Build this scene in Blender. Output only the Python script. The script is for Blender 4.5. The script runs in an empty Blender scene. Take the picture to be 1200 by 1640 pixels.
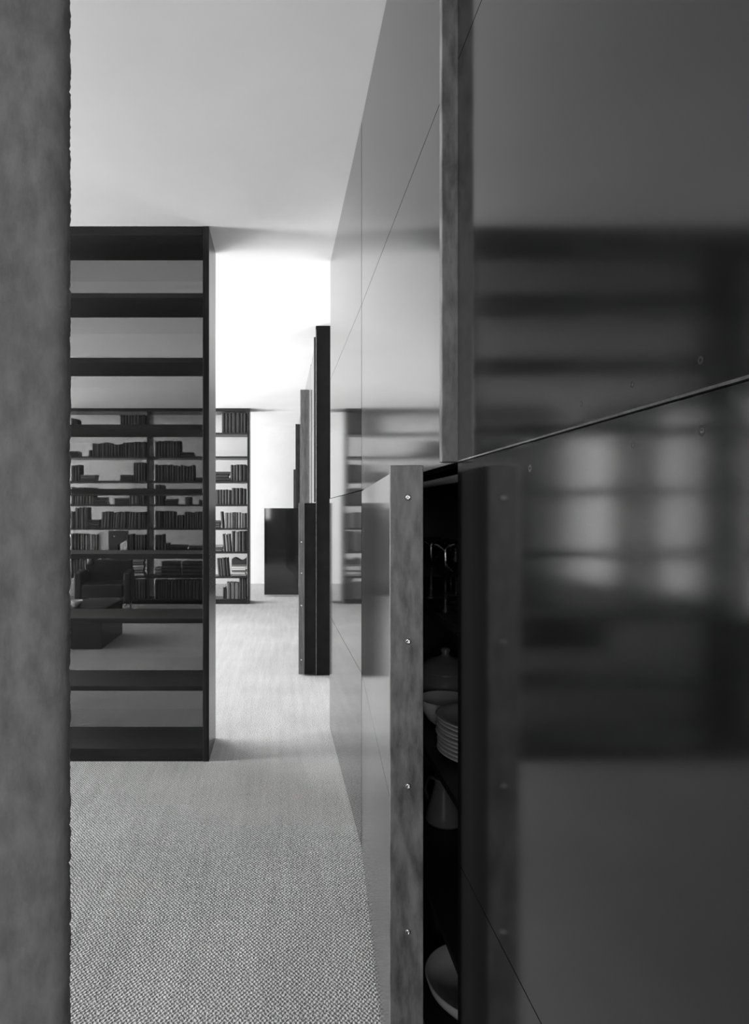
import bpy, bmesh, math, random
from mathutils import Vector, Matrix

random.seed(7)
SC = bpy.context.scene
COL = SC.collection

# ------------------------------------------------------------------ camera
EYE = 1.252            # lens height over the carpet (m)
F = 1000.0             # focal length in pixels of the 1200 x 1640 frame
VX, VY = 448.0, 822.0  # vanishing point of the corridor
cam_d = bpy.data.cameras.new('camera')
cam = bpy.data.objects.new('camera', cam_d)
COL.objects.link(cam)
cam.location = (0, 0, EYE)
cam.rotation_euler = (math.pi / 2, 0, 0)
cam_d.sensor_fit = 'HORIZONTAL'
cam_d.sensor_width = 36.0
cam_d.lens = 36.0 * F / 1200.0
cam_d.shift_x = (600.0 - VX) / 1200.0
cam_d.shift_y = (VY - 820.0) / 1200.0
cam_d.clip_start = 0.02
SC.camera = cam

# ------------------------------------------------------------------ world, light, exposure
world = bpy.data.worlds.new('overcast_sky')
SC.world = world
world.use_nodes = True
world.node_tree.nodes['Background'].inputs[0].default_value = (0.8, 0.8, 0.8, 1)
world.node_tree.nodes['Background'].inputs[1].default_value = 0.6

ROOM_L, ROOM_R, ROOM_B, ROOM_F, CEIL = -4.2, 0.80, 11.1, -3.2, 2.70


def daylight(name, loc, rot, w, h, watts):
    l = bpy.data.lights.new(name, 'AREA')
    l.shape = 'RECTANGLE'
    l.size = w
    l.size_y = h
    l.energy = watts
    o = bpy.data.objects.new(name, l)
    COL.objects.link(o)
    o.location = loc
    o.rotation_euler = rot
    return o


# one area light outside every window opening: the window wall on the left (y0, y1, z0, z1, watts) ...
WINDOWS = [(2.25, 3.10, 0.20, 2.55, 320), (3.52, 5.95, 0.20, 2.55, 410), (6.05, 8.45, 0.20, 2.55, 560),
           (8.98, 11.00, 0.12, 2.60, 520)]
for (y0, y1, z0, z1, watts) in WINDOWS:
    daylight('daylight', (ROOM_L - 0.35, (y0 + y1) / 2, (z0 + z1) / 2), (0, -math.pi / 2, 0), z1 - z0, y1 - y0, watts)
# ... and the window behind the viewer (x0, x1, z0, z1, watts)
FRONT_WINDOW = (-2.3, -0.3, 1.0, 2.4, 85)
x0, x1, z0, z1, watts = FRONT_WINDOW
daylight('daylight', ((x0 + x1) / 2, ROOM_F - 0.35, (z0 + z1) / 2), (math.pi / 2, 0, 0), x1 - x0, z1 - z0, watts)

vs = SC.view_settings
vs.view_transform = 'Standard'
vs.look = 'None'
vs.gamma = 1.0
vs.use_curve_mapping = False
vs.exposure = 0.0
SC.cycles.max_bounces = 10
SC.cycles.diffuse_bounces = 5
SC.cycles.glossy_bounces = 6
SC.cycles.transparent_max_bounces = 24
SC.cycles.sample_clamp_indirect = 6.0


# ------------------------------------------------------------------ materials
def g(v):
    return (v, v, v, 1)


def new_mat(name):
    m = bpy.data.materials.new(name)
    m.use_nodes = True
    nt = m.node_tree
    return m, nt, nt.nodes['Principled BSDF']


def N(nt, kind, **kw):
    n = nt.nodes.new(kind)
    for k, v in kw.items():
        if k.startswith('i_'):
            n.inputs[k[2:].replace('_', ' ')].default_value = v
        else:
            setattr(n, k, v)
    return n


def ramp(nt, src, lo, hi, p0=0.0, p1=1.0):
    r = nt.nodes.new('ShaderNodeValToRGB')
    r.color_ramp.elements[0].position = p0
    r.color_ramp.elements[0].color = g(lo)
    r.color_ramp.elements[1].position = p1
    r.color_ramp.elements[1].color = g(hi)
    nt.links.new(src, r.inputs[0])
    return r.outputs[0]


def coords(nt, scale=(1, 1, 1), kind='Object'):
    tc = nt.nodes.new('ShaderNodeTexCoord')
    mp = nt.nodes.new('ShaderNodeMapping')
    mp.inputs['Scale'].default_value = scale
    nt.links.new(tc.outputs[kind], mp.inputs[0])
    return mp.outputs[0]


def noise_mat(name, lo, hi, scale=6.0, stretch=(1, 1, 1), rough=0.7, bump=0.0, detail=6.0, metallic=0.0,
              rough_var=0.0, spec=0.5, p0=0.3, p1=0.7, bump_scale=None, bump_dist=0.01):
    m, nt, b = new_mat(name)
    v = coords(nt, stretch)
    n = N(nt, 'ShaderNodeTexNoise', i_Scale=scale, i_Detail=detail, i_Roughness=0.6)
    nt.links.new(v, n.inputs['Vector'])
    nt.links.new(ramp(nt, n.outputs[0], lo, hi, p0, p1), b.inputs['Base Color'])
    b.inputs['Metallic'].default_value = metallic
    b.inputs['Roughness'].default_value = rough
    b.inputs['Specular IOR Level'].default_value = spec
    if rough_var:
        nt.links.new(ramp(nt, n.outputs[0], max(0.02, rough - rough_var), rough + rough_var, p0, p1),
                     b.inputs['Roughness'])
    if bump:
        n2 = n
        if bump_scale:
            n2 = N(nt, 'ShaderNodeTexNoise', i_Scale=bump_scale, i_Detail=4.0)
            nt.links.new(v, n2.inputs['Vector'])
        bp = N(nt, 'ShaderNodeBump', i_Strength=bump, i_Distance=bump_dist)
        nt.links.new(n2.outputs[0], bp.inputs['Height'])
        nt.links.new(bp.outputs[0], b.inputs['Normal'])
    return m


def carpet_material():
    """loop pile: staggered lattice of loops about 8 mm apart, jittered, with yarn noise"""
    m, nt, b = new_mat('loop_carpet')
    L = nt.links.new
    base = coords(nt)
    nd = N(nt, 'ShaderNodeTexNoise', i_Scale=90.0, i_Detail=2.0)
    L(base, nd.inputs['Vector'])
    off = N(nt, 'ShaderNodeVectorMath', operation='MULTIPLY_ADD')
    L(nd.outputs['Color'], off.inputs[0]); off.inputs[1].default_value = (0.011, 0.011, 0); L(base, off.inputs[2])
    sep = N(nt, 'ShaderNodeSeparateXYZ'); L(off.outputs[0], sep.inputs[0])
    waves = []
    for axis in (0, 1):
        mu = N(nt, 'ShaderNodeMath', operation='MULTIPLY')
        L(sep.outputs[axis], mu.inputs[0]); mu.inputs[1].default_value = 2 * math.pi / (0.0125 if axis == 0 else 0.0150)
        si = N(nt, 'ShaderNodeMath', operation='SINE'); L(mu.outputs[0], si.inputs[0])
        waves.append(si.outputs[0])
    pr = N(nt, 'ShaderNodeMath', operation='MULTIPLY'); L(waves[0], pr.inputs[0]); L(waves[1], pr.inputs[1])
    ny = N(nt, 'ShaderNodeTexNoise', i_Scale=240.0, i_Detail=2.0); L(base, ny.inputs['Vector'])
    hgt = N(nt, 'ShaderNodeMath', operation='MULTIPLY_ADD')
    L(ny.outputs[0], hgt.inputs[0]); hgt.inputs[1].default_value = 1.6; L(pr.outputs[0], hgt.inputs[2])   # about -0.2 .. 1.8
    n = N(nt, 'ShaderNodeTexNoise', i_Scale=2.6, i_Detail=5.0); L(base, n.inputs['Vector'])
    n2 = N(nt, 'ShaderNodeTexNoise', i_Scale=1.0, i_Detail=3.0); L(coords(nt, (26, 1.6, 1)), n2.inputs['Vector'])
    mr = N(nt, 'ShaderNodeMapRange'); L(hgt.outputs[0], mr.inputs[0])
    mr.inputs[1].default_value = -0.3; mr.inputs[2].default_value = 1.9
    col = ramp(nt, mr.outputs[0], 0.26, 0.80, 0.1, 0.85)
    for src, lo in ((n.outputs[0], 0.86), (n2.outputs[0], 0.86)):
        mx = N(nt, 'ShaderNodeMix', data_type='RGBA', blend_type='MULTIPLY')
        mx.inputs[0].default_value = 1.0
        L(col, mx.inputs[6]); L(ramp(nt, src, lo, 1.0, 0.3, 0.7), mx.inputs[7])
        col = mx.outputs[2]
    L(col, b.inputs['Base Color'])
    b.inputs['Roughness'].default_value = 0.95
    b.inputs['Specular IOR Level'].default_value = 0.1
    bp = N(nt, 'ShaderNodeBump', i_Strength=0.8, i_Distance=0.003)
    L(hgt.outputs[0], bp.inputs['Height']); L(bp.outputs[0], b.inputs['Normal'])
    return m


def panel_material(name, base, rough, spots=(), ior=1.68):
    """glossy dark lacquered sheet: faint vertical grain, handling marks, a few ring-shaped stains"""
    m, nt, b = new_mat(name)
    b.inputs['IOR'].default_value = ior
    v = coords(nt, (1, 1, 1))
    n = N(nt, 'ShaderNodeTexNoise', i_Scale=2.2, i_Detail=5.0, i_Roughness=0.6)
    nt.links.new(v, n.inputs['Vector'])
    vg = coords(nt, (90, 90, 1.3))
    ng = N(nt, 'ShaderNodeTexNoise', i_Scale=1.0, i_Detail=3.0)
    nt.links.new(vg, ng.inputs['Vector'])
    col = ramp(nt, n.outputs[0], base * 0.9, base * 1.08, 0.3, 0.7)
    rg = N(nt, 'ShaderNodeMath', operation='MULTIPLY_ADD')
    nt.links.new(ng.outputs[0], rg.inputs[0])
    rg.inputs[1].default_value = rough * 0.35
    rg.inputs[2].default_value = rough * 0.82
    rough_out, col_out = rg.outputs[0], col
    if spots:
        total = None
        raw = nt.nodes.new('ShaderNodeNewGeometry').outputs['Position']
        for (px, py, pz, r) in spots:
            d = N(nt, 'ShaderNodeVectorMath', operation='DISTANCE')
            nt.links.new(raw, d.inputs[0])
            d.inputs[1].default_value = (px, py, pz)
            s = N(nt, 'ShaderNodeMath', operation='SUBTRACT')
            nt.links.new(d.outputs['Value'], s.inputs[0]); s.inputs[1].default_value = r
            a = N(nt, 'ShaderNodeMath', operation='ABSOLUTE')
            nt.links.new(s.outputs[0], a.inputs[0])
            lt = N(nt, 'ShaderNodeMapRange')
            lt.inputs[1].default_value = 0.0; lt.inputs[2].default_value = r * 0.6
            lt.inputs[3].default_value = 1.0; lt.inputs[4].default_value = 0.0
            nt.links.new(a.outputs[0], lt.inputs[0])
            if total is None:
                total = lt.outputs[0]
            else:
                mxn = N(nt, 'ShaderNodeMath', operation='MAXIMUM')
                nt.links.new(total, mxn.inputs[0]); nt.links.new(lt.outputs[0], mxn.inputs[1])
                total = mxn.outputs[0]
        mx = N(nt, 'ShaderNodeMath', operation='MULTIPLY_ADD')
        nt.links.new(total, mx.inputs[0]); mx.inputs[1].default_value = 0.38
        nt.links.new(rough_out, mx.inputs[2])
        rough_out = mx.outputs[0]
    nt.links.new(rough_out, b.inputs['Roughness'])
    nt.links.new(col_out, b.inputs['Base Color'])
    bp = N(nt, 'ShaderNodeBump', i_Strength=0.03, i_Distance=0.01)
    nw = N(nt, 'ShaderNodeTexNoise', i_Scale=1.1, i_Detail=1.0)
    nt.links.new(v, nw.inputs['Vector'])
    nt.links.new(nw.outputs[0], bp.inputs['Height'])
    nt.links.new(bp.outputs[0], b.inputs['Normal'])
    return m


def glass_material(name, tint, gloss=1.45):
    m, nt, b = new_mat(name)
    nt.nodes.remove(b)
    out = nt.nodes['Material Output']
    tr = nt.nodes.new('ShaderNodeBsdfTransparent')
    tr.inputs[0].default_value = g(tint)
    gl = nt.nodes.new('ShaderNodeBsdfGlossy')
    gl.inputs['Roughness'].default_value = 0.03
    gl.inputs[0].default_value = g(0.9)
    fr = nt.nodes.new('ShaderNodeFresnel')
    geo = nt.nodes.new('ShaderNodeNewGeometry')           # same reflectance on entering and leaving the sheet
    ior = N(nt, 'ShaderNodeMapRange')
    ior.inputs[3].default_value = gloss
    ior.inputs[4].default_value = 1.0 / gloss
    nt.links.new(geo.outputs['Backfacing'], ior.inputs[0])
    nt.links.new(ior.outputs[0], fr.inputs['IOR'])
    mix = nt.nodes.new('ShaderNodeMixShader')
    nt.links.new(fr.outputs[0], mix.inputs[0])
    nt.links.new(tr.outputs[0], mix.inputs[1])
    nt.links.new(gl.outputs[0], mix.inputs[2])
    nt.links.new(mix.outputs[0], out.inputs[0])
    return m


def wood_material(name, lo, hi, rough=0.45):
    m, nt, b = new_mat(name)
    v = coords(nt, (1.2, 14, 14))
    n = N(nt, 'ShaderNodeTexNoise', i_Scale=2.2, i_Detail=8.0, i_Roughness=0.65, i_Distortion=0.6)
    nt.links.new(v, n.inputs['Vector'])
    nt.links.new(ramp(nt, n.outputs[0], lo, hi, 0.32, 0.72), b.inputs['Base Color'])
    b.inputs['Roughness'].default_value = rough
    b.inputs['Specular IOR Level'].default_value = 0.35
    return m


def wood_upright_material(name, lo, hi, rough=0.45):
    m, nt, b = new_mat(name)
    v = coords(nt, (16, 16, 0.9))
    n = N(nt, 'ShaderNodeTexNoise', i_Scale=2.2, i_Detail=8.0, i_Roughness=0.65, i_Distortion=0.6)
    nt.links.new(v, n.inputs['Vector'])
    nt.links.new(ramp(nt, n.outputs[0], lo, hi, 0.32, 0.72), b.inputs['Base Color'])
    b.inputs['Roughness'].default_value = rough
    b.inputs['Specular IOR Level'].default_value = 0.22
    return m


M = {}
M['ceiling'] = noise_mat('white_plaster_ceiling', 0.80, 0.86, 1.5, rough=0.9, spec=0.2)
M['wall'] = noise_mat('white_painted_wall', 0.82, 0.88, 2.0, rough=0.85, spec=0.2)
M['pier'] = noise_mat('grey_float_plaster', 0.17, 0.30, 26.0, (1, 1, 0.5), rough=0.9, bump=0.55, bump_scale=60,
                      bump_dist=0.004, spec=0.2, detail=9.0)
M['carpet'] = carpet_material()
M['panel'] = panel_material('glossy_dark_lacquer', 0.015, 0.055)
M['panel_mid'] = panel_material('glossy_dark_lacquer_handled', 0.018, 0.11)
M['steel'] = noise_mat('mottled_steel_strip', 0.09, 0.30, 22, (2.2, 2.2, 0.7), rough=0.5, rough_var=0.12, metallic=0.35,
                       detail=10)
M['steel_mid'] = noise_mat('dull_steel_strip', 0.07, 0.17, 14, (6, 6, 0.5), rough=0.55, metallic=0.1, spec=0.25)
M['steel_dark'] = noise_mat('blackened_steel_strip', 0.03, 0.09, 14, (6, 6, 0.5), rough=0.55, metallic=0.1, spec=0.25)
M['core'] = noise_mat('black_board_core', 0.006, 0.012, 8, rough=0.6, spec=0.12)
M['carcass'] = noise_mat('black_cabinet_lining', 0.018, 0.035, 5, (1, 1, 1), rough=0.5)
M['shelf_wood'] = wood_material('dark_stained_wood', 0.005, 0.022, 0.35)
M['upright_wood'] = wood_upright_material('dark_stained_wood_upright', 0.008, 0.036, 0.24)
M['glass'] = glass_material('grey_tinted_glass', 0.35, 1.36)
M['glass_light'] = glass_material('lighter_tinted_glass', 0.70, 1.36)
M['pane'] = glass_material('window_glass', 0.95)
M['stemware'] = glass_material('clear_glassware', 0.86, 1.6)
M['china'] = noise_mat('white_glazed_china', 0.78, 0.86, 5, rough=0.22)
M['darkpot'] = noise_mat('dark_enamel', 0.06, 0.10, 5, rough=0.2)
M['greypot'] = noise_mat('grey_stoneware', 0.22, 0.30, 7, rough=0.3)
M['chrome'] = noise_mat('chromed_tube', 0.7, 0.8, 4, rough=0.12, metallic=1.0)
M['leather'] = noise_mat('black_leather', 0.007, 0.016, 14, rough=0.42, bump=0.2, bump_scale=120, bump_dist=0.002)
M['frame'] = noise_mat('grey_window_frame', 0.25, 0.32, 5, rough=0.5)
M['pages'] = noise_mat('paper_pages', 0.55, 0.68, 40, (1, 1, 8), rough=0.9)
M['white_obj'] = noise_mat('white_ceramic', 0.75, 0.85, 8, rough=0.35)
M['folder'] = noise_mat('pale_card', 0.5, 0.62, 6, rough=0.8)
TONES = [0.004, 0.008, 0.015, 0.034, 0.08, 0.18, 0.40]
COVER = [noise_mat('book_cover', t * 0.8, t * 1.2, 12, (1, 1, 0.4), rough=0.6) for t in TONES]


# ------------------------------------------------------------------ geometry helpers
def link(name, me, mats, parent=None, loc=(0, 0, 0), rot=(0, 0, 0)):
    if not isinstance(mats, (list, tuple)):
        mats = [mats]
    if len(me.materials) == 0:
        for mm in mats:
            me.materials.append(mm)
    o = bpy.data.objects.new(name, me)
    COL.objects.link(o)
    o.location = loc
    o.rotation_euler = rot
    if parent:
        o.parent = parent
    return o


def box_bm(bm, x0, x1, y0, y1, z0, z1, mi=0):
    vsx = [bm.verts.new((x, y, z)) for x in (x0, x1) for y in (y0, y1) for z in (z0, z1)]
    quads = [(0, 1, 3, 2), (4, 6, 7, 5), (0, 4, 5, 1), (2, 3, 7, 6), (0, 2, 6, 4), (1, 5, 7, 3)]
    fs = []
    for q in quads:
        f = bm.faces.new([vsx[i] for i in q])
        f.material_index = mi
        fs.append(f)
    return fs


def box(name, x0, x1, y0, y1, z0, z1, mat, parent=None, bevel=0.0, seg=1):
    x0, x1 = min(x0, x1), max(x0, x1)
    y0, y1 = min(y0, y1), max(y0, y1)
    z0, z1 = min(z0, z1), max(z0, z1)
    cx, cy, cz = (x0 + x1) / 2, (y0 + y1) / 2, (z0 + z1) / 2
    bm = bmesh.new()
    box_bm(bm, x0 - cx, x1 - cx, y0 - cy, y1 - cy, z0 - cz, z1 - cz)
    if bevel:
        bmesh.ops.bevel(bm, geom=bm.edges[:], offset=bevel, segments=seg, affect='EDGES', profile=0.7)
    bmesh.ops.recalc_face_normals(bm, faces=bm.faces[:])
    me = bpy.data.meshes.new(name)
    bm.to_mesh(me)
    bm.free()
    return link(name, me, mat, parent, (cx, cy, cz))


def lathe_mesh(name, prof, seg=40, smooth=True):
    bm = bmesh.new()
    rings = []
    for (r, z) in prof:
        if r < 1e-6:
            rings.append([bm.verts.new((0, 0, z))])
        else:
            rings.append([bm.verts.new((r * math.cos(2 * math.pi * k / seg), r * math.sin(2 * math.pi * k / seg), z))
                          for k in range(seg)])
    for a, b_ in zip(rings[:-1], rings[1:]):
        for k in range(seg):
            k2 = (k + 1) % seg
            if len(a) == 1 and len(b_) == 1:
                continue
            if len(a) == 1:
                bm.faces.new((a[0], b_[k2], b_[k]))
            elif len(b_) == 1:
                bm.faces.new((a[k], a[k2], b_[0]))
            else:
                bm.faces.new((a[k], a[k2], b_[k2], b_[k]))
    bmesh.ops.recalc_face_normals(bm, faces=bm.faces[:])
    for f in bm.faces:
        f.smooth = smooth
    me = bpy.data.meshes.new(name)
    bm.to_mesh(me)
    bm.free()
    return me


def tube_mesh(name, pts, r, seg=12):
    bm = bmesh.new()
    pts = [Vector(p) for p in pts]
    rings = []
    for i, p in enumerate(pts):
        d = (pts[min(i + 1, len(pts) - 1)] - pts[max(i - 1, 0)]).normalized()
        up = Vector((0, 0, 1)) if abs(d.z) < 0.9 else Vector((1, 0, 0))
        a = d.cross(up).normalized()
        c = d.cross(a)
        rings.append([bm.verts.new(p + r * (math.cos(2 * math.pi * k / seg) * a + math.sin(2 * math.pi * k / seg) * c))
                      for k in range(seg)])
    for a, b_ in zip(rings[:-1], rings[1:]):
        for k in range(seg):
            bm.faces.new((a[k], a[(k + 1) % seg], b_[(k + 1) % seg], b_[k]))
    bm.faces.new(rings[0]); bm.faces.new(rings[-1])
    bmesh.ops.recalc_face_normals(bm, faces=bm.faces[:])
    for f in bm.faces:
        f.smooth = True
    me = bpy.data.meshes.new(name)
    bm.to_mesh(me)
    bm.free()
    return me


def tag(o, label, cat, group=None):
    o['label'] = label
    o['category'] = cat
    if group:
        o['group'] = group
    return o


def thing(name, label, cat, loc=(0, 0, 0), rotz=0.0, group=None):
    o = bpy.data.objects.new(name, None)
    COL.objects.link(o)
    o.empty_display_size = 0.05
    o.location = loc
    o.rotation_euler = (0, 0, rotz)
    return tag(o, label, cat, group)


def structure(o, label=None):
    o['kind'] = 'structure'
    if label:
        o['label'] = label
    return o


ORD = ['first', 'second', 'third', 'fourth', 'fifth', 'sixth', 'seventh', 'eighth', 'ninth', 'tenth', 'eleventh',
       'twelfth', 'thirteenth', 'fourteenth', 'fifteenth', 'sixteenth', 'seventeenth', 'eighteenth', 'nineteenth',
       'twentieth']

# ------------------------------------------------------------------ the room
structure(box('floor', ROOM_L - 0.2, ROOM_R + 0.2, ROOM_F - 0.2, ROOM_B + 0.2, -0.15, 0.0, M['carpet']),
          'pale loop-pile carpet covering the whole floor')
structure(box('ceiling', ROOM_L - 0.2, ROOM_R + 0.2, ROOM_F - 0.2, ROOM_B + 0.2, CEIL, CEIL + 0.15, M['ceiling']),
          'smooth white ceiling')
structure(box('wall_back', ROOM_L - 0.2, ROOM_R + 0.2, ROOM_B, ROOM_B + 0.2, 0.0, CEIL, M['wall']),
          'bright white wall at the far end')
structure(box('wall_right', ROOM_R, ROOM_R + 0.2, ROOM_F, ROOM_B, 0.0, CEIL, M['wall']),
          'white wall behind the cabinets')
fx0, fx1, fz0, fz1, _ = FRONT_WINDOW
bm = bmesh.new()
box_bm(bm, ROOM_L - 0.2, fx0, ROOM_F - 0.2, ROOM_F, 0, CEIL); box_bm(bm, fx1, ROOM_R + 0.2, ROOM_F - 0.2, ROOM_F, 0, CEIL)
box_bm(bm, fx0, fx1, ROOM_F - 0.2, ROOM_F, 0, fz0); box_bm(bm, fx0, fx1, ROOM_F - 0.2, ROOM_F, fz1, CEIL)
me = bpy.data.meshes.new('wall_front'); bm.to_mesh(me); bm.free()
structure(link('wall_front', me, M['wall']), 'white wall behind the viewer')
bm = bmesh.new()
ya_, yb_ = ROOM_F - 0.13, ROOM_F - 0.07
box_bm(bm, fx0, fx0 + 0.05, ya_, yb_, fz0, fz1); box_bm(bm, fx1 - 0.05, fx1, ya_, yb_, fz0, fz1)
box_bm(bm, fx0 + 0.05, fx1 - 0.05, ya_, yb_, fz0, fz0 + 0.05); box_bm(bm, fx0 + 0.05, fx1 - 0.05, ya_, yb_, fz1 - 0.05, fz1)
me = bpy.data.meshes.new('window'); bm.to_mesh(me); bm.free()
w = structure(link('window_5', me, M['frame']), 'window behind the viewer')
box('pane', fx0 + 0.03, fx1 - 0.03, ROOM_F - 0.103, ROOM_F - 0.097, fz0 + 0.03, fz1 - 0.03, M['pane'], w)

# window wall on the left: piers, sills and lintels around the openings
edges = sorted((w[0], w[1], w[2], w[3]) for w in WINDOWS)
bm = bmesh.new()
cur = ROOM_F
for (y0, y1, z0, z1) in edges:
    box_bm(bm, ROOM_L - 0.2, ROOM_L, cur, y0, 0, CEIL)
    box_bm(bm, ROOM_L - 0.2, ROOM_L, y0, y1, 0, z0)
    box_bm(bm, ROOM_L - 0.2, ROOM_L, y0, y1, z1, CEIL)
    cur = y1
box_bm(bm, ROOM_L - 0.2, ROOM_L, cur, ROOM_B, 0, CEIL)
me = bpy.data.meshes.new('wall_left')
bm.to_mesh(me); bm.free()
structure(link('wall_left', me, M['wall']), 'white window wall on the left')
for i, (y0, y1, z0, z1) in enumerate(edges):
    bm = bmesh.new()
    xa, xb, t = ROOM_L - 0.13, ROOM_L - 0.07, 0.05
    box_bm(bm, xa, xb, y0, y0 + t, z0, z1); box_bm(bm, xa, xb, y1 - t, y1, z0, z1)
    box_bm(bm, xa, xb, y0 + t, y1 - t, z0, z0 + t); box_bm(bm, xa, xb, y0 + t, y1 - t, z1 - t, z1)
    nm = max(1, round((y1 - y0) / 1.2))
    for k in range(1, nm):
        ym = y0 + (y1 - y0) * k / nm
        box_bm(bm, xa, xb, ym - 0.025, ym + 0.025, z0 + t, z1 - t)
    me = bpy.data.meshes.new('window'); bm.to_mesh(me); bm.free()
    w = structure(link('window_%d' % (i + 1), me, M['frame']), 'tall daylight window in the left wall')
    for k in range(nm):
        ya, yb = y0 + (y1 - y0) * k / nm, y0 + (y1 - y0) * (k + 1) / nm
        box('pane', ROOM_L - 0.103, ROOM_L - 0.097, ya + 0.03, yb - 0.03, z0 + 0.03, z1 - 0.03, M['pane'], w)

# rough plaster pier that closes the picture on the left: a subdivided slab with a worn, wavy arris
PX, PY0, PY1 = -0.402, 1.163, 1.20
bm = bmesh.new()
nz = 520
sec = []
for k in range(nz + 1):
    z = CEIL * k / nz
    j = 0.0005 * math.sin(z * 31) + 0.0006 * math.sin(z * 117 + 1.3) + random.uniform(-0.0010, 0.0010)
    if random.random() < 0.04:
        j -= random.uniform(0.001, 0.003)
    sec.append([bm.verts.new(p) for p in ((ROOM_L, PY0, z), (PX - 0.045, PY0, z), (PX - 0.022, PY0 + 0.004, z),
                                          (PX - 0.008, PY0 + 0.013, z), (PX - 0.001 + j * 0.6, PY0 + 0.026, z),
                                          (PX + j, PY1, z), (ROOM_L, PY1, z))])
for a, b_ in zip(sec[:-1], sec[1:]):
    for k in range(7):
        f = bm.faces.new((a[k], a[(k + 1) % 7], b_[(k + 1) % 7], b_[k]))
        f.smooth = k < 5
bm.faces.new(sec[0]); bm.faces.new(sec[-1])
bmesh.ops.recalc_face_normals(bm, faces=bm.faces[:])
me = bpy.data.meshes.new('wall_foreground'); bm.to_mesh(me); bm.free()
structure(link('wall_foreground', me, M['pier']), 'rough grey plaster wall end at the left edge')

# ------------------------------------------------------------------ the cabinet wall
WX = 0.302                       # outer face of the closed cabinet fronts
Z_LOW, Z_MID, Z_UP = 0.663, 1.3385, 2.019


def screw(parent, x, y, z, axis_rot, r=0.0055):
    me = bpy.data.meshes.get('screw_head')
    if me is None:
        me = lathe_mesh('screw_head', [(0, 0.0022), (0.0018, 0.0022), (0.0018, 0.0032), (0.0042, 0.0026), (0.0055, 0.0008),
                                       (0.0055, -0.0015), (0, -0.0015)], 16)
    return link('screw', me, M['chrome'], parent, (x, y, z), axis_rot)


def make_door(cab, hinge_y, toward, width, z0, z1, seam, open_deg, strip=None, strip_top=None, screws=(),
              hinge_x=WX, mat=None, thick=0.035, strip_mat=None):
    """toward=-1: the free edge points at the camera; +1: away from it.
    local x runs from hinge to free edge, outward is local  +y*s"""
    mat = mat or M['panel']
    s = -1.0 if toward < 0 else 1.0
    bm = bmesh.new()
    t = 0.0025                                                # sheet thickness
    ya, yb = sorted((-s * t, -s * thick))
    box_bm(bm, 0.002, width, ya, yb, z0, z1)
    bmesh.ops.recalc_face_normals(bm, faces=bm.faces[:])
    me = bpy.data.meshes.new('door'); bm.to_mesh(me); bm.free()
    ang = -math.pi / 2 if toward < 0 else math.pi / 2
    ang += math.radians(open_deg) * (-1 if toward < 0 else 1)
    d = link('door', me, M['core'], cab, (hinge_x, hinge_y, 0), (0, 0, ang))
    d.location = Vector((hinge_x, hinge_y, 0)) - cab.location
    cuts = [z0] + [c for c in seam if z0 < c < z1] + [z1]
    for k in range(len(cuts) - 1):
        a = cuts[k] + (0.0011 if k else 0.0)
        b_ = cuts[k + 1] - (0.0011 if k < len(cuts) - 2 else 0.0)
        box('front_panel', 0.002, width, 0, -s * t, a, b_, mat, d)
    if strip:
        out, inn, dep = strip                                  # how far it stands proud / goes inward / depth
        st = strip_top if strip_top else z1
        sp = box('edge_strip', width, width + dep, s * out, -s * inn, z0, st, strip_mat or M['steel'], d, bevel=0.0012)
        for zs in screws:
            yl = s * out * 0.25 - s * inn * 0.75 + s * 0.012
            sc_ = screw(d, width + dep + 0.0002, yl, zs, (0, math.pi / 2, 0))
    return d


def make_cabinet(label, y0, y1, shelves=(), group='glossy dark storage cabinets', end_near=False):
    c = thing('storage_cabinet', label, 'cabinet', (WX, (y0 + y1) / 2, 0))
    cx, cy = c.location.x, c.location.y
    xa, xb = WX + 0.04, ROOM_R - 0.03
    t = 0.018

    def part(nm, x0, x1, ya, yb, za, zb, m=M['carcass']):
        o = box(nm, x0, x1, ya, yb, za, zb, m, None, bevel=0.001)
        o.parent = c
        o.location = (o.location.x - cx, o.location.y - cy, o.location.z)
        return o
    part('side_panel', xa, xb, y0 + 0.001, y0 + t, 0.0, CEIL - 0.004)
    part('side_panel', xa, xb, y1 - t, y1 - 0.001, 0.0, CEIL - 0.004)
    part('back_panel', xb + 0.001, xb + 0.012, y0 + 0.001, y1 - 0.001, 0.0, CEIL - 0.004)
    part('bottom_board', xa, xb, y0 + t, y1 - t, 0.03, 0.05)
    part('top_board', xa, xb, y0 + t, y1 - t, CEIL - 0.024, CEIL - 0.004)
    part('divider_board', xa + 0.005, xb, y0 + t, y1 - t, 1.312, 1.328)
    for z in shelves:
        part('shelf', xa + 0.02, xb, y0 + t, y1 - t, z - 0.018, z)
    if end_near:
        part('edge_trim', 0.2795, 0.2845, y0 - 0.046, y0 - 0.0405, 0.0, CEIL - 0.03, M['steel'])
        part('end_panel', WX - 0.022, ROOM_R - 0.005, y0 - 0.04, y0 - 0.002, 0.0, CEIL - 0.002, M['core'])
    return c


SEAMS = (Z_LOW, Z_UP)
SPOT = lambda px, py, r: (WX, F * WX / (px - VX), EYE + (VY - py) * WX / (px - VX), r)
near_mat = panel_material('glossy_dark_lacquer_stained', 0.015, 0.115,
                          [SPOT(1122, 577, 0.0022), SPOT(1125, 690, 0.0030), SPOT(1013, 616, 0.0022),
                           SPOT(931, 647, 0.0020), SPOT(1014, 713, 0.0022), SPOT(849, 750, 0.0032)], ior=1.56)

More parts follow.
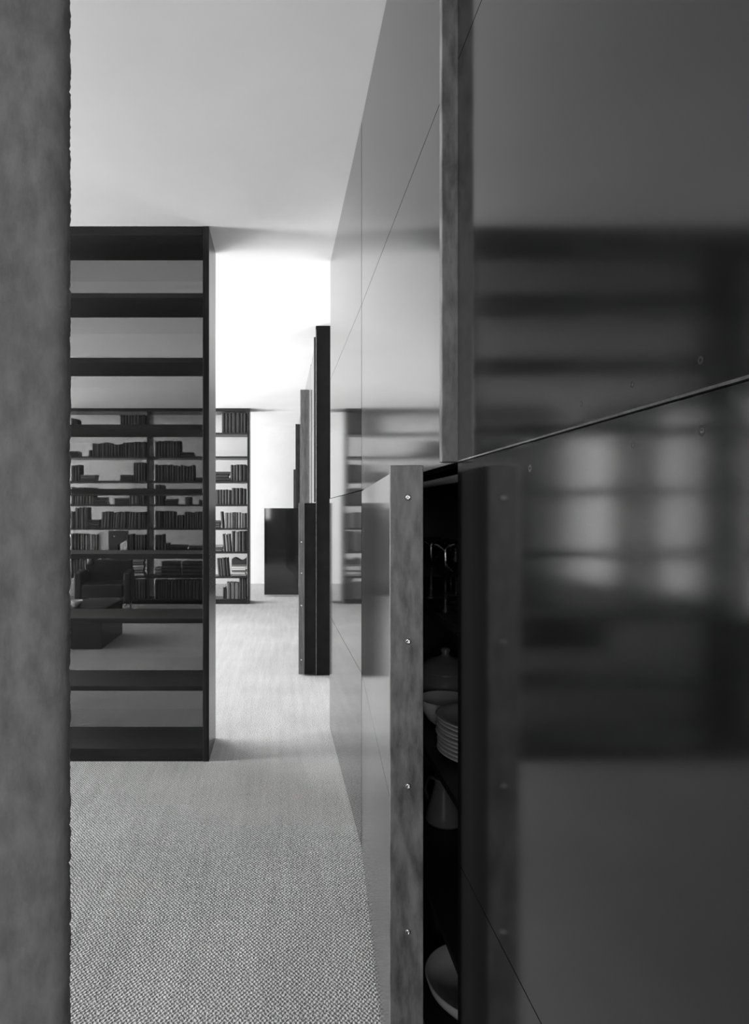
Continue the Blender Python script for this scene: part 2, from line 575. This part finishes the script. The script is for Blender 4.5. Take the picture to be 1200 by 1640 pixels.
# 1: nearest cabinet, both doors shut
c1 = make_cabinet('nearest glossy dark cabinet, both doors shut, filling the right edge', -0.20, 1.062)
make_door(c1, -0.198, 1, 1.2558, 0.02, Z_MID - 0.0015, SEAMS, 0.0, mat=near_mat)
d1 = make_door(c1, -0.198, 1, 1.2558, Z_MID + 0.0025, CEIL - 0.004, SEAMS, 0.0, mat=near_mat)

box('edge_trim', 0.002, 1.255, 0.0016, -0.02, Z_MID, Z_MID + 0.0022, M['steel'], d1)

# 2: lower door ajar with a broad steel edge, tableware inside
c2 = make_cabinet('glossy dark cabinet whose lower door stands ajar showing crockery', 1.066, 2.298,
                  (0.33, 0.665, 1.02))
make_door(c2, 2.2985, -1, 1.2245, 0.02, 1.3335, SEAMS, 4.2, strip=(0.0225, 0.0345, 0.005), strip_top=1.3345, mat=M['panel_mid'],
          screws=(1.279, 1.032, 0.784, 0.534))
make_door(c2, 2.2985, -1, 1.2245, Z_MID, CEIL - 0.004, SEAMS, 0.1, strip=(0.025, 0.005, 0.016), mat=M['panel_mid'])

# 3: door pair with the far edges slightly proud
c3 = make_cabinet('glossy dark cabinet before the gap, its shut doors mirroring the rear bookcase', 2.302, 3.58)
make_door(c3, 2.3035, 1, 1.288, 0.02, Z_MID - 0.004, SEAMS, 0.62)
make_door(c3, 2.3035, 1, 1.288, Z_MID, CEIL - 0.004, SEAMS, 0.45)

# 4: beyond the gap; dark end panel, lower door ajar with steel edge
c4 = make_cabinet('cabinet past the gap with black end panel and lower door ajar', 4.86, 6.048, end_near=True)
make_door(c4, 6.046, -1, 1.235, 0.01, 1.331, SEAMS, 6.4, strip=(0.018, 0.028, 0.005), screws=(1.03, 0.79, 0.54, 0.12), thick=0.115,
          strip_mat=M['steel_mid'])
make_door(c4, 6.046, -1, 1.12, Z_MID, CEIL - 0.03, SEAMS, 0.4, strip=(0.024, 0.0, 0.016), strip_top=2.638, strip_mat=M['steel_dark'])

# 5
c5 = make_cabinet('shut cabinet with a grey steel strip at its far upper edge', 6.052, 7.31)
make_door(c5, 6.056, 1, 1.245, 0.02, Z_MID - 0.004, SEAMS, 0.0)
make_door(c5, 6.056, 1, 1.245, Z_MID, CEIL - 0.004, SEAMS, 0.2, strip=(0.055, 0.0, 0.005), strip_mat=M['steel_mid'])
# 6
c6 = make_cabinet('shut glossy dark cabinet hidden mostly behind the open lower doors', 7.315, 9.46)
make_door(c6, 7.32, 1, 1.06, 0.02, Z_MID - 0.004, SEAMS, 0.0)
make_door(c6, 9.455, -1, 1.06, 0.02, Z_MID - 0.004, SEAMS, 0.0)
make_door(c6, 7.32, 1, 1.06, Z_MID, CEIL - 0.004, SEAMS, 0.0)
make_door(c6, 9.455, -1, 1.06, Z_MID, CEIL - 0.004, SEAMS, 0.0)
# 7: lower door wide open, square to the wall
c7 = make_cabinet('far cabinet whose lower door is swung fully open across the corridor', 9.465, 10.12)
make_door(c7, 9.50, 1, 0.53, 0.012, 1.328, (), 90.0, strip=(0.018, 0.035, 0.005), hinge_x=WX, strip_mat=M['steel_dark'])
make_door(c7, 9.47, 1, 0.645, Z_MID, CEIL - 0.004, SEAMS, 0.0, strip=(0.045, 0.0, 0.006), strip_mat=M['steel_dark'])
# 8
c8 = make_cabinet('last cabinet before the far white wall, middle door edge standing out', 10.125, 11.09)
make_door(c8, 10.13, 1, 0.80, 0.02, Z_MID - 0.004, SEAMS, 0.0)
make_door(c8, 10.13, 1, 0.80, Z_MID, Z_UP, (), 1.0, strip=(0.045, 0.0, 0.006), strip_mat=M['steel_dark'])
make_door(c8, 10.13, 1, 0.95, Z_UP + 0.003, CEIL - 0.004, (), 0.0)


# ------------------------------------------------------------------ bookcases
SHELF_TOPS = [CEIL - 0.002, 2.363, 2.037, 1.700, 1.375, 1.047, 0.7215, 0.381, 0.067]
BT = 0.025


def make_bookcase(label, xr, y0, nbays, module, depth=0.328, ut=0.032, glass=None):
    w = nbays * module + ut
    c = thing('bookcase', label, 'bookcase', (xr - w / 2, y0 + depth / 2, 0))
    cx, cy = c.location.x, c.location.y

    def part(nm, x0, x1, ya, yb, za, zb, m, bev=0.0015):
        o = box(nm, x0, x1, ya, yb, za, zb, m, None, bevel=bev)
        o.parent = c
        o.location = (o.location.x - cx, o.location.y - cy, o.location.z)
        return o
    for k in range(nbays + 1):
        xa = xr - k * module
        part('upright', xa - ut, xa, y0, y0 + depth, 0.0, CEIL - 0.002, M['upright_wood'])
    for k in range(nbays):
        xb = xr - k * module - ut
        xa = xr - (k + 1) * module
        for i, zt in enumerate(SHELF_TOPS):
            zb = zt - BT
            if i == 0:
                zb = CEIL - 0.045
            if i == 8:
                zb = 0.0
            part('shelf', xa + 0.0003, xb - 0.0003, y0 + 0.002, y0 + depth - 0.008, zb, zt, M['shelf_wood'])
        part('glass_back', xa + 0.0003, xb - 0.0003, y0 + depth - 0.0075, y0 + depth - 0.0015, 0.0, CEIL - 0.004, glass or M['glass'], 0.0)
    return c


make_bookcase('near empty dark wood bookcase with tinted glass back reaching the ceiling', -0.356, 3.147, 2, 1.384)
BX, BY = -0.413, 8.60
make_bookcase('rear dark wood bookcase crowded with books, behind the empty one', BX, BY, 2, 1.384,
              glass=M['glass_light'])


# ------------------------------------------------------------------ books
def book_mesh(tone):
    """unit book standing upright: spine faces -y, x = thickness, y = width, z = height"""
    bm = bmesh.new()
    c = 0.09
    # rounded spine + two boards (C-section) as an extruded profile
    prof = [(-.5, .5), (-.5, -.42), (-.42, -.47), (-.2, -.495), (.2, -.495), (.42, -.47), (.5, -.42), (.5, .5),
            (.5 - c, .5), (.5 - c, -.40), (-.5 + c, -.40), (-.5 + c, .5)]
    lo = [bm.verts.new((x, y, 0)) for x, y in prof]
    hi = [bm.verts.new((x, y, 1)) for x, y in prof]
    n = len(prof)
    for k in range(n):
        bm.faces.new((lo[k], lo[(k + 1) % n], hi[(k + 1) % n], hi[k]))
    bm.faces.new(lo[::-1]); bm.faces.new(hi)
    bmesh.ops.recalc_face_normals(bm, faces=bm.faces[:])
    for f in box_bm(bm, -.5 + c, .5 - c, -.40, .46, 0.015, 0.975):
        f.material_index = 1
    me = bpy.data.meshes.new('book')
    bm.to_mesh(me); bm.free()
    me.materials.append(COVER[tone]); me.materials.append(M['pages'])
    return me


BOOKS = [book_mesh(i) for i in range(len(TONES))]
TONE_WORD = ['black', 'black', 'dark', 'dark grey', 'grey', 'light grey', 'pale']
BZ = [SHELF_TOPS[i + 1] for i in range(8)]           # standing surface of bay 1..8
counter = {}


def px2x(px, y=BY + 0.03):
    return (px - VX) * y / F


def ordinal(n):
    if n < len(ORD):
        return ORD[n]
    return '%s' % ('twenty-' + ORD[n - 20]) if n < 29 else 'far'


def put_book(x, y, z, th, wd, ht, tone, bay, side, lying=False, lean=0.0, pos=0):
    o = bpy.data.objects.new('book', BOOKS[tone])
    COL.objects.link(o)
    key = (bay, side, lying)
    k = counter.get(key, 0)
    counter[key] = k + 1
    if lying:
        o.scale = (th, wd, ht)
        o.rotation_euler = (0, math.pi / 2, 0)
        o.location = (x, y, z + th / 2 + 0.0008)
    else:
        o.scale = (th, wd, ht)
        o.rotation_euler = (0, lean, 0)
        o.location = (x, y, z + abs(math.sin(lean)) * th / 2 + 0.0003)
    way = 'flat' if lying else ('leaning' if abs(lean) > 0.03 else 'upright')
    side_w = {'L': 'left of divider', 'R': 'right of divider', 'S': 'clear of near bookcase'}[side]
    nth = '%s flat one' % ordinal(k) if lying else '%s from left' % ordinal(k)
    label = '%s %s book, %s, rear shelf %s from top, %s' % (TONE_WORD[tone], way, nth, BAYW[bay], side_w)
    tag(o, label, 'book', 'books in the rear bookcase')
    return o


BAYW = ['one', 'two', 'three', 'four', 'five', 'six', 'seven', 'eight']


def row(bay, x0, x1, top_h, side, tones, tmin=0.026, tmax=0.052, lean=0.0, jitter=0.012, wd=0.19):
    """upright books filling pixels x0..x1 of the bay, about top_h tall"""
    a, b_ = px2x(x0), px2x(x1)
    x = a
    while x < b_ - 0.008:
        t = min(random.uniform(tmin, tmax), b_ - x)
        if t < 0.009:
            break
        h = top_h + random.uniform(-jitter, jitter * 0.4)
        h = min(h, 0.288)
        w = wd + random.uniform(-0.03, 0.02)
        yy = BY + 0.035 + w / 2 + random.uniform(0, 0.012)
        put_book(x + t / 2, yy, BZ[bay], t * 0.96, w, h, random.choice(tones), bay, side, lean=lean)
        x += t


def pile(bay, x0, x1, n, total, side, tones, wd=0.2):
    """n books lying flat, spine to the front"""
    a, b_ = px2x(x0), px2x(x1)
    z = BZ[bay]
    for k in range(n):
        t = total / n
        L = (b_ - a) * (1.0 - random.uniform(0, 0.12))
        xx = a + random.uniform(0, 0.04) * (b_ - a)
        put_book(xx, BY + 0.04 + wd / 2, z, t * 0.96, wd, L, random.choice(tones), bay, side, lying=True)
        z += t


DK = [0, 0, 1, 1, 2]
MID = [1, 2, 2, 3, 4]
LT = [3, 4, 5, 5]
HPX = BY / F
# bay index 0..7, pixel columns read off the photograph, heights in metres
row(0, 113, 124, 0.20, 'L', DK); row(0, 192, 232, 0.255, 'L', DK)
pile(1, 104, 125, 2, 0.075, 'L', DK)
row(1, 141, 147, 0.10, 'L', DK); row(1, 147, 162, 0.185, 'L', DK); row(1, 162, 177, 0.20, 'L', DK)
row(1, 177, 196, 0.175, 'L', DK); row(1, 196, 233, 0.205, 'L', DK)
row(1, 248, 289, 0.215, 'R', DK); pile(1, 289, 311, 2, 0.06, 'R', DK)
row(2, 113, 128, 0.225, 'L', DK + [3]); pile(2, 128, 153, 3, 0.085, 'L', MID); 
pile(2, 192, 212, 2, 0.085, 'L', DK); row(2, 213, 233, 0.255, 'L', DK)
row(2, 248, 311, 0.225, 'R', DK, jitter=0.03); pile(2, 312, 325, 1, 0.05, 'R', DK)
row(3, 113, 150, 0.235, 'L', MID); pile(3, 150, 170, 3, 0.10, 'L', MID)
pile(3, 183, 205, 3, 0.09, 'L', MID); row(3, 206, 233, 0.225, 'L', MID)
row(3, 248, 262, 0.27, 'R', DK); pile(3, 263, 284, 2, 0.075, 'R', DK)
row(3, 296, 306, 0.11, 'R', DK, 0.07, 0.09); row(3, 318, 325, 0.065, 'R', DK)
row(4, 113, 120, 0.235, 'L', DK); row(4, 120, 140, 0.283, 'L', [3, 4, 5, 2]); pile(4, 140, 159, 4, 0.115, 'L', MID)
row(4, 161, 220, 0.225, 'L', MID, lean=0.05); row(4, 221, 233, 0.225, 'L', DK)
row(4, 248, 260, 0.24, 'R', DK); row(4, 262, 281, 0.235, 'R', DK); row(4, 281, 295, 0.185, 'R', DK)
row(4, 295, 326, 0.225, 'R', DK + [2])
row(5, 113, 127, 0.245, 'L', DK); row(5, 128, 140, 0.24, 'L', LT); row(5, 140, 155, 0.235, 'L', [4, 5, 3])
row(5, 203, 214, 0.24, 'L', DK, lean=-0.06); row(5, 216, 233, 0.235, 'L', DK)
row(5, 248, 262, 0.24, 'R', DK); row(5, 263, 270, 0.115, 'R', DK); pile(5, 270, 300, 3, 0.09, 'R', DK)
pile(5, 302, 325, 2, 0.075, 'R', DK)
row(6, 113, 137, 0.24, 'L', MID); row(6, 139, 151, 0.235, 'L', DK)
pile(6, 165, 183, 4, 0.19, 'L', LT); row(6, 184, 189, 0.24, 'L', DK); pile(6, 190, 230, 6, 0.23, 'L', [4, 5, 5, 6])
pile(6, 248, 258, 3, 0.12, 'R', LT); pile(6, 258, 290, 4, 0.20, 'R', DK); pile(6, 291, 325, 4, 0.20, 'R', DK)
row(7, 190, 233, 0.27, 'L', DK + [2], 0.03, 0.045); row(7, 248, 272, 0.26, 'R', DK, 0.03, 0.045)
row(7, 273, 325, 0.265, 'R', [2, 3, 2], 0.04, 0.055)
# the stretch seen clear of the near bookcase
row(0, 355, 395, 0.278, 'S', DK, 0.035, 0.06, jitter=0.006)
pile(2, 342, 368, 3, 0.13, 'S', DK); row(2, 369, 395, 0.225, 'S', DK)
row(3, 341, 371, 0.205, 'S', [1, 2, 2]); row(3, 371, 395, 0.225, 'S', [0, 0, 1], 0.04, 0.06)
pile(4, 340, 353, 3, 0.105, 'S', [3, 4]); row(4, 354.5, 359, 0.225, 'S', [3], lean=-0.08)
row(4, 359.5, 395.5, 0.215, 'S', [2, 3, 4, 4, 2], 0.028, 0.05)
pile(5, 338, 357, 3, 0.085, 'S', [3, 4, 5]); row(5, 358, 370, 0.245, 'S', [5, 1, 4], 0.03, 0.04, lean=-0.07)
row(5, 371, 395.5, 0.285, 'S', [0, 1, 1, 4], 0.04, 0.06)
row(6, 349.5, 368, 0.25, 'S', [2, 1, 3], 0.03, 0.05, lean=-0.09)
pile(6, 371, 395, 6, 0.16, 'S', [5, 4, 6]); 
row(7, 357, 363, 0.155, 'S', DK); row(7, 363, 383, 0.225, 'S', [4], 0.055, 0.058, jitter=0.002)
row(7, 383, 395.5, 0.285, 'S', [3, 3, 2], 0.03, 0.036, jitter=0.002)


def folder_heap(x, y, z, w, h, d):
    """slumped black folder lying on the magazines"""
    bm = bmesh.new()
    n = 14
    for k in range(n + 1):
        u = k / n
        zz = h * (0.75 + 0.25 * math.sin(u * 7.0) * (0.6 + 0.4 * u))
        for yy in (-d / 2, d / 2):
            bm.verts.new((-w / 2 + w * u, yy, zz))
            bm.verts.new((-w / 2 + w * u, yy, 0.0))
    bm.verts.ensure_lookup_table()
    for k in range(n):
        a = k * 4
        b_ = a + 4
        for q in ((a, a + 1, b_ + 1, b_), (a + 2, b_ + 2, b_ + 3, a + 3), (a, b_, b_ + 2, a + 2),
                  (a + 1, a + 3, b_ + 3, b_ + 1)):
            bm.faces.new([bm.verts[i] for i in q])
    bm.faces.new([bm.verts[i] for i in (0, 2, 3, 1)])
    e = n * 4
    bm.faces.new([bm.verts[i] for i in (e, e + 1, e + 3, e + 2)])
    bmesh.ops.recalc_face_normals(bm, faces=bm.faces[:])
    me = bpy.data.meshes.new('folder'); bm.to_mesh(me); bm.free()
    return link('folder', me, COVER[0], None, (x, y, z))


tag(folder_heap((px2x(371) + px2x(394)) / 2, BY + 0.15, BZ[6] + 0.1605, px2x(394) - px2x(371), 0.10, 0.2),
    'slumped black folder on top of pale magazines near the bookcase end', 'folder')
# a pale sheet and a dark case leaning on shelf six of the left bay
o = box('print_sheet', -0.07, 0.07, -0.004, 0.004, 0.0, 0.26, M['folder'], None, bevel=0.001)
o.location = (px2x(164), BY + 0.10, BZ[5] + 0.1365); o.rotation_euler = (0.08, 0.06, 0)
tag(o, 'pale grey board leaning on a shelf left of the divider', 'board')
cs = thing('document_case', 'black case with a flared side standing on a shelf left of the divider', 'case',
           (px2x(184), BY + 0.13, BZ[5] + 0.0008))
bm = bmesh.new()
pts = [(-0.10, 0.0), (0.03, 0.0), (0.03, 0.10), (0.14, 0.16), (0.15, 0.285), (-0.10, 0.285)]
fr_ = [bm.verts.new((x, -0.06, z)) for x, z in pts]; bk_ = [bm.verts.new((x, 0.06, z)) for x, z in pts]
bm.faces.new(fr_); bm.faces.new(bk_[::-1])
for k in range(6):
    bm.faces.new((fr_[k], bk_[k], bk_[(k + 1) % 6], fr_[(k + 1) % 6]))
bmesh.ops.recalc_face_normals(bm, faces=bm.faces[:])
me = bpy.data.meshes.new('case_body'); bm.to_mesh(me); bm.free()
link('case_body', me, M['leather'], cs)
link('handle', tube_mesh('case_handle', [(-0.03, -0.062, 0.20), (-0.03, -0.075, 0.21), (0.02, -0.075, 0.21),
                                         (0.02, -0.062, 0.20)], 0.004), M['chrome'], cs)

# ------------------------------------------------------------------ furniture between the bookcases
# low black chest with a small white ceramic on it
ch = thing('low_chest', 'low black chest standing on the carpet behind the empty bookcase', 'chest', (-2.03, 6.12, 0))
box('chest_body', -0.394, 0.394, -0.38, 0.38, 0.0, 0.335, M['leather'], ch, bevel=0.008, seg=2)
box('lid', -0.398, 0.398, -0.384, 0.384, 0.337, 0.362, M['leather'], ch, bevel=0.006, seg=2)
bw = lathe_mesh('shell_bowl', [(0, 0.0), (0.03, 0.0), (0.034, 0.006), (0.055, 0.03), (0.066, 0.06), (0.062, 0.06),
                               (0.05, 0.033), (0.03, 0.012), (0, 0.011)], 28)
bo = link('ceramic_bowl', bw, M['white_obj'], None, (-1.94, 5.95, 0.3625), (0, 0, 0.4))
tag(bo, 'small white ceramic bowl on the low black chest', 'bowl')

# black leather armchair on chrome legs, back to the rear bookcase
ac = thing('armchair', 'black leather armchair with chromed legs in front of the rear bookcase', 'armchair',
           (-2.16, 7.75, 0), math.radians(8))
box('seat', -0.24, 0.24, -0.30, 0.25, 0.24, 0.40, M['leather'], ac, bevel=0.03, seg=3)
box('backrest', -0.30, 0.30, 0.255, 0.37, 0.24, 0.66, M['leather'], ac, bevel=0.035, seg=3)
for sx in (-1, 1):
    box('armrest', sx * 0.245, sx * 0.33, -0.30, 0.25, 0.16, 0.54, M['leather'], ac, bevel=0.03, seg=3)
    for sy in (-0.27, 0.33):
        link('leg', tube_mesh('chair_leg', [(sx * 0.27, sy, 0.001), (sx * 0.27, sy, 0.26)], 0.011), M['chrome'], ac)
# slim floor-standing chromed reading lamp post beside it
fl = thing('floor_lamp', 'slim chromed floor lamp beside the black armchair', 'lamp', (-2.42, 7.98, 0))
link('base', lathe_mesh('lamp_base', [(0, 0.001), (0.10, 0.001), (0.10, 0.012), (0.02, 0.022), (0, 0.022)], 28), M['chrome'], fl)
link('pole', tube_mesh('lamp_pole', [(0, 0, 0.02), (0, 0, 0.60)], 0.008), M['chrome'], fl)
link('lamp_shade', lathe_mesh('lamp_shade', [(0.012, 0.60), (0.05, 0.60), (0.035, 0.69), (0.012, 0.69)], 24), M['darkpot'], fl)

# ------------------------------------------------------------------ crockery behind the open door
plate_prof = [(0, 0.0), (0.06, 0.0), (0.066, 0.003), (0.10, 0.012), (0.118, 0.0165), (0.120, 0.0185), (0.117, 0.0195),
              (0.098, 0.0155), (0.064, 0.0065), (0, 0.0055)]
pm = lathe_mesh('plate', plate_prof, 56)
for k in range(9):
    o = link('plate', pm, M['china'], None, (0.500 + random.uniform(-0.003, 0.003), 1.50 + random.uniform(-0.002, 0.002), 0.6655 + k * 0.0098))
    tag(o, 'white china plate, %s from the bottom of the stack inside the ajar cabinet' % ORD[k], 'plate',
        'stacked plates in the cabinet')
bowl_prof = [(0, 0.0), (0.032, 0.0), (0.034, 0.006), (0.055, 0.022), (0.072, 0.050), (0.078, 0.078), (0.074, 0.078),
             (0.066, 0.05), (0.05, 0.028), (0.03, 0.012), (0, 0.011)]
bm_ = lathe_mesh('bowl', bowl_prof, 44)
tag(link('bowl', bm_, M['china'], None, (0.462, 1.715, 0.6655)), 'white china bowl just behind the plate stack', 'bowl',
    'bowls in the cabinet')
jar = thing('lidded_tureen', 'grey lidded tureen deep in the cabinet behind plates and bowl', 'tureen', (0.505, 1.90, 0.6655))
link('pot_body', lathe_mesh('tureen_body', [(0, 0), (0.05, 0), (0.055, 0.008), (0.078, 0.04), (0.082, 0.08), (0.074, 0.105),
                                            (0.078, 0.112), (0, 0.112)], 40), M['greypot'], jar)
link('lid', lathe_mesh('tureen_lid', [(0.079, 0.113), (0.072, 0.122), (0.05, 0.142), (0.018, 0.152), (0.010, 0.160),
                                      (0.016, 0.172), (0.010, 0.178), (0, 0.179)], 40), M['greypot'], jar)
gprof = [(0, 0.0), (0.030, 0.0), (0.031, 0.002), (0.006, 0.006), (0.0035, 0.012), (0.0032, 0.072), (0.007, 0.080),
         (0.025, 0.096), (0.032, 0.118), (0.031, 0.138), (0.027, 0.158), (0.0262, 0.158), (0.030, 0.138), (0.031, 0.118),
         (0.024, 0.098), (0, 0.086)]
gm = lathe_mesh('wine_glass', gprof, 32)
for k, (x, y, w) in enumerate([(0.392, 1.475, 'front'), (0.452, 1.60, 'second'), (0.416, 1.715, 'third'), (0.487, 1.775, 'fourth'),
                               (0.470, 1.93, 'rear')]):
    tag(link('wine_glass', gm, M['stemware'], None, (x, y, 1.0205)),
        'clear stemmed wine glass, %s one on the upper shelf of the ajar cabinet' % w, 'glass', 'wine glasses in the cabinet')
cp = thing('coffee_pot', 'dark conical coffee pot on the shelf under the plates', 'pot', (0.492, 1.87, 0.3305))
link('pot_body', lathe_mesh('coffee_pot_body', [(0, 0), (0.052, 0), (0.055, 0.006), (0.05, 0.03), (0.03, 0.10), (0.027, 0.12), (0.032, 0.13),
                                                (0, 0.13)], 36), M['greypot'], cp)
link('lid', lathe_mesh('coffee_pot_lid', [(0.031, 0.131), (0.02, 0.142), (0.006, 0.147), (0.009, 0.158), (0, 0.162)], 28), M['darkpot'], cp)
link('handle', tube_mesh('coffee_handle', [(-0.02, 0.03, 0.115), (-0.035, 0.055, 0.11), (-0.04, 0.062, 0.07), (-0.035, 0.05, 0.04)], 0.006),
     M['darkpot'], cp)
ts = thing('stock_pot', 'tall dark stock pot on the lowest shelf of the ajar cabinet', 'pot', (0.520, 1.80, 0.0505))
link('pot_body', lathe_mesh('stock_pot_body', [(0, 0), (0.085, 0), (0.09, 0.006), (0.09, 0.195), (0.094, 0.20), (0.086, 0.20), (0.082, 0.19), (0.08, 0.01), (0, 0.01)], 44),
     M['darkpot'], ts)
link('lid', lathe_mesh('stock_pot_lid', [(0.094, 0.2005), (0.09, 0.207), (0.02, 0.222), (0.01, 0.224), (0.018, 0.24), (0, 0.244)], 40),
     M['darkpot'], ts)
mbp = [(0, 0.0), (0.06, 0.0), (0.063, 0.006), (0.10, 0.022), (0.122, 0.044), (0.131, 0.070), (0.127, 0.071), (0.117, 0.048),
       (0.096, 0.030), (0.06, 0.014), (0, 0.013)]
tag(link('mixing_bowl', lathe_mesh('mixing_bowl', mbp, 48), M['china'], None, (0.488, 1.52, 0.0505)),
    'large white mixing bowl on the bottom board of the ajar cabinet', 'bowl')
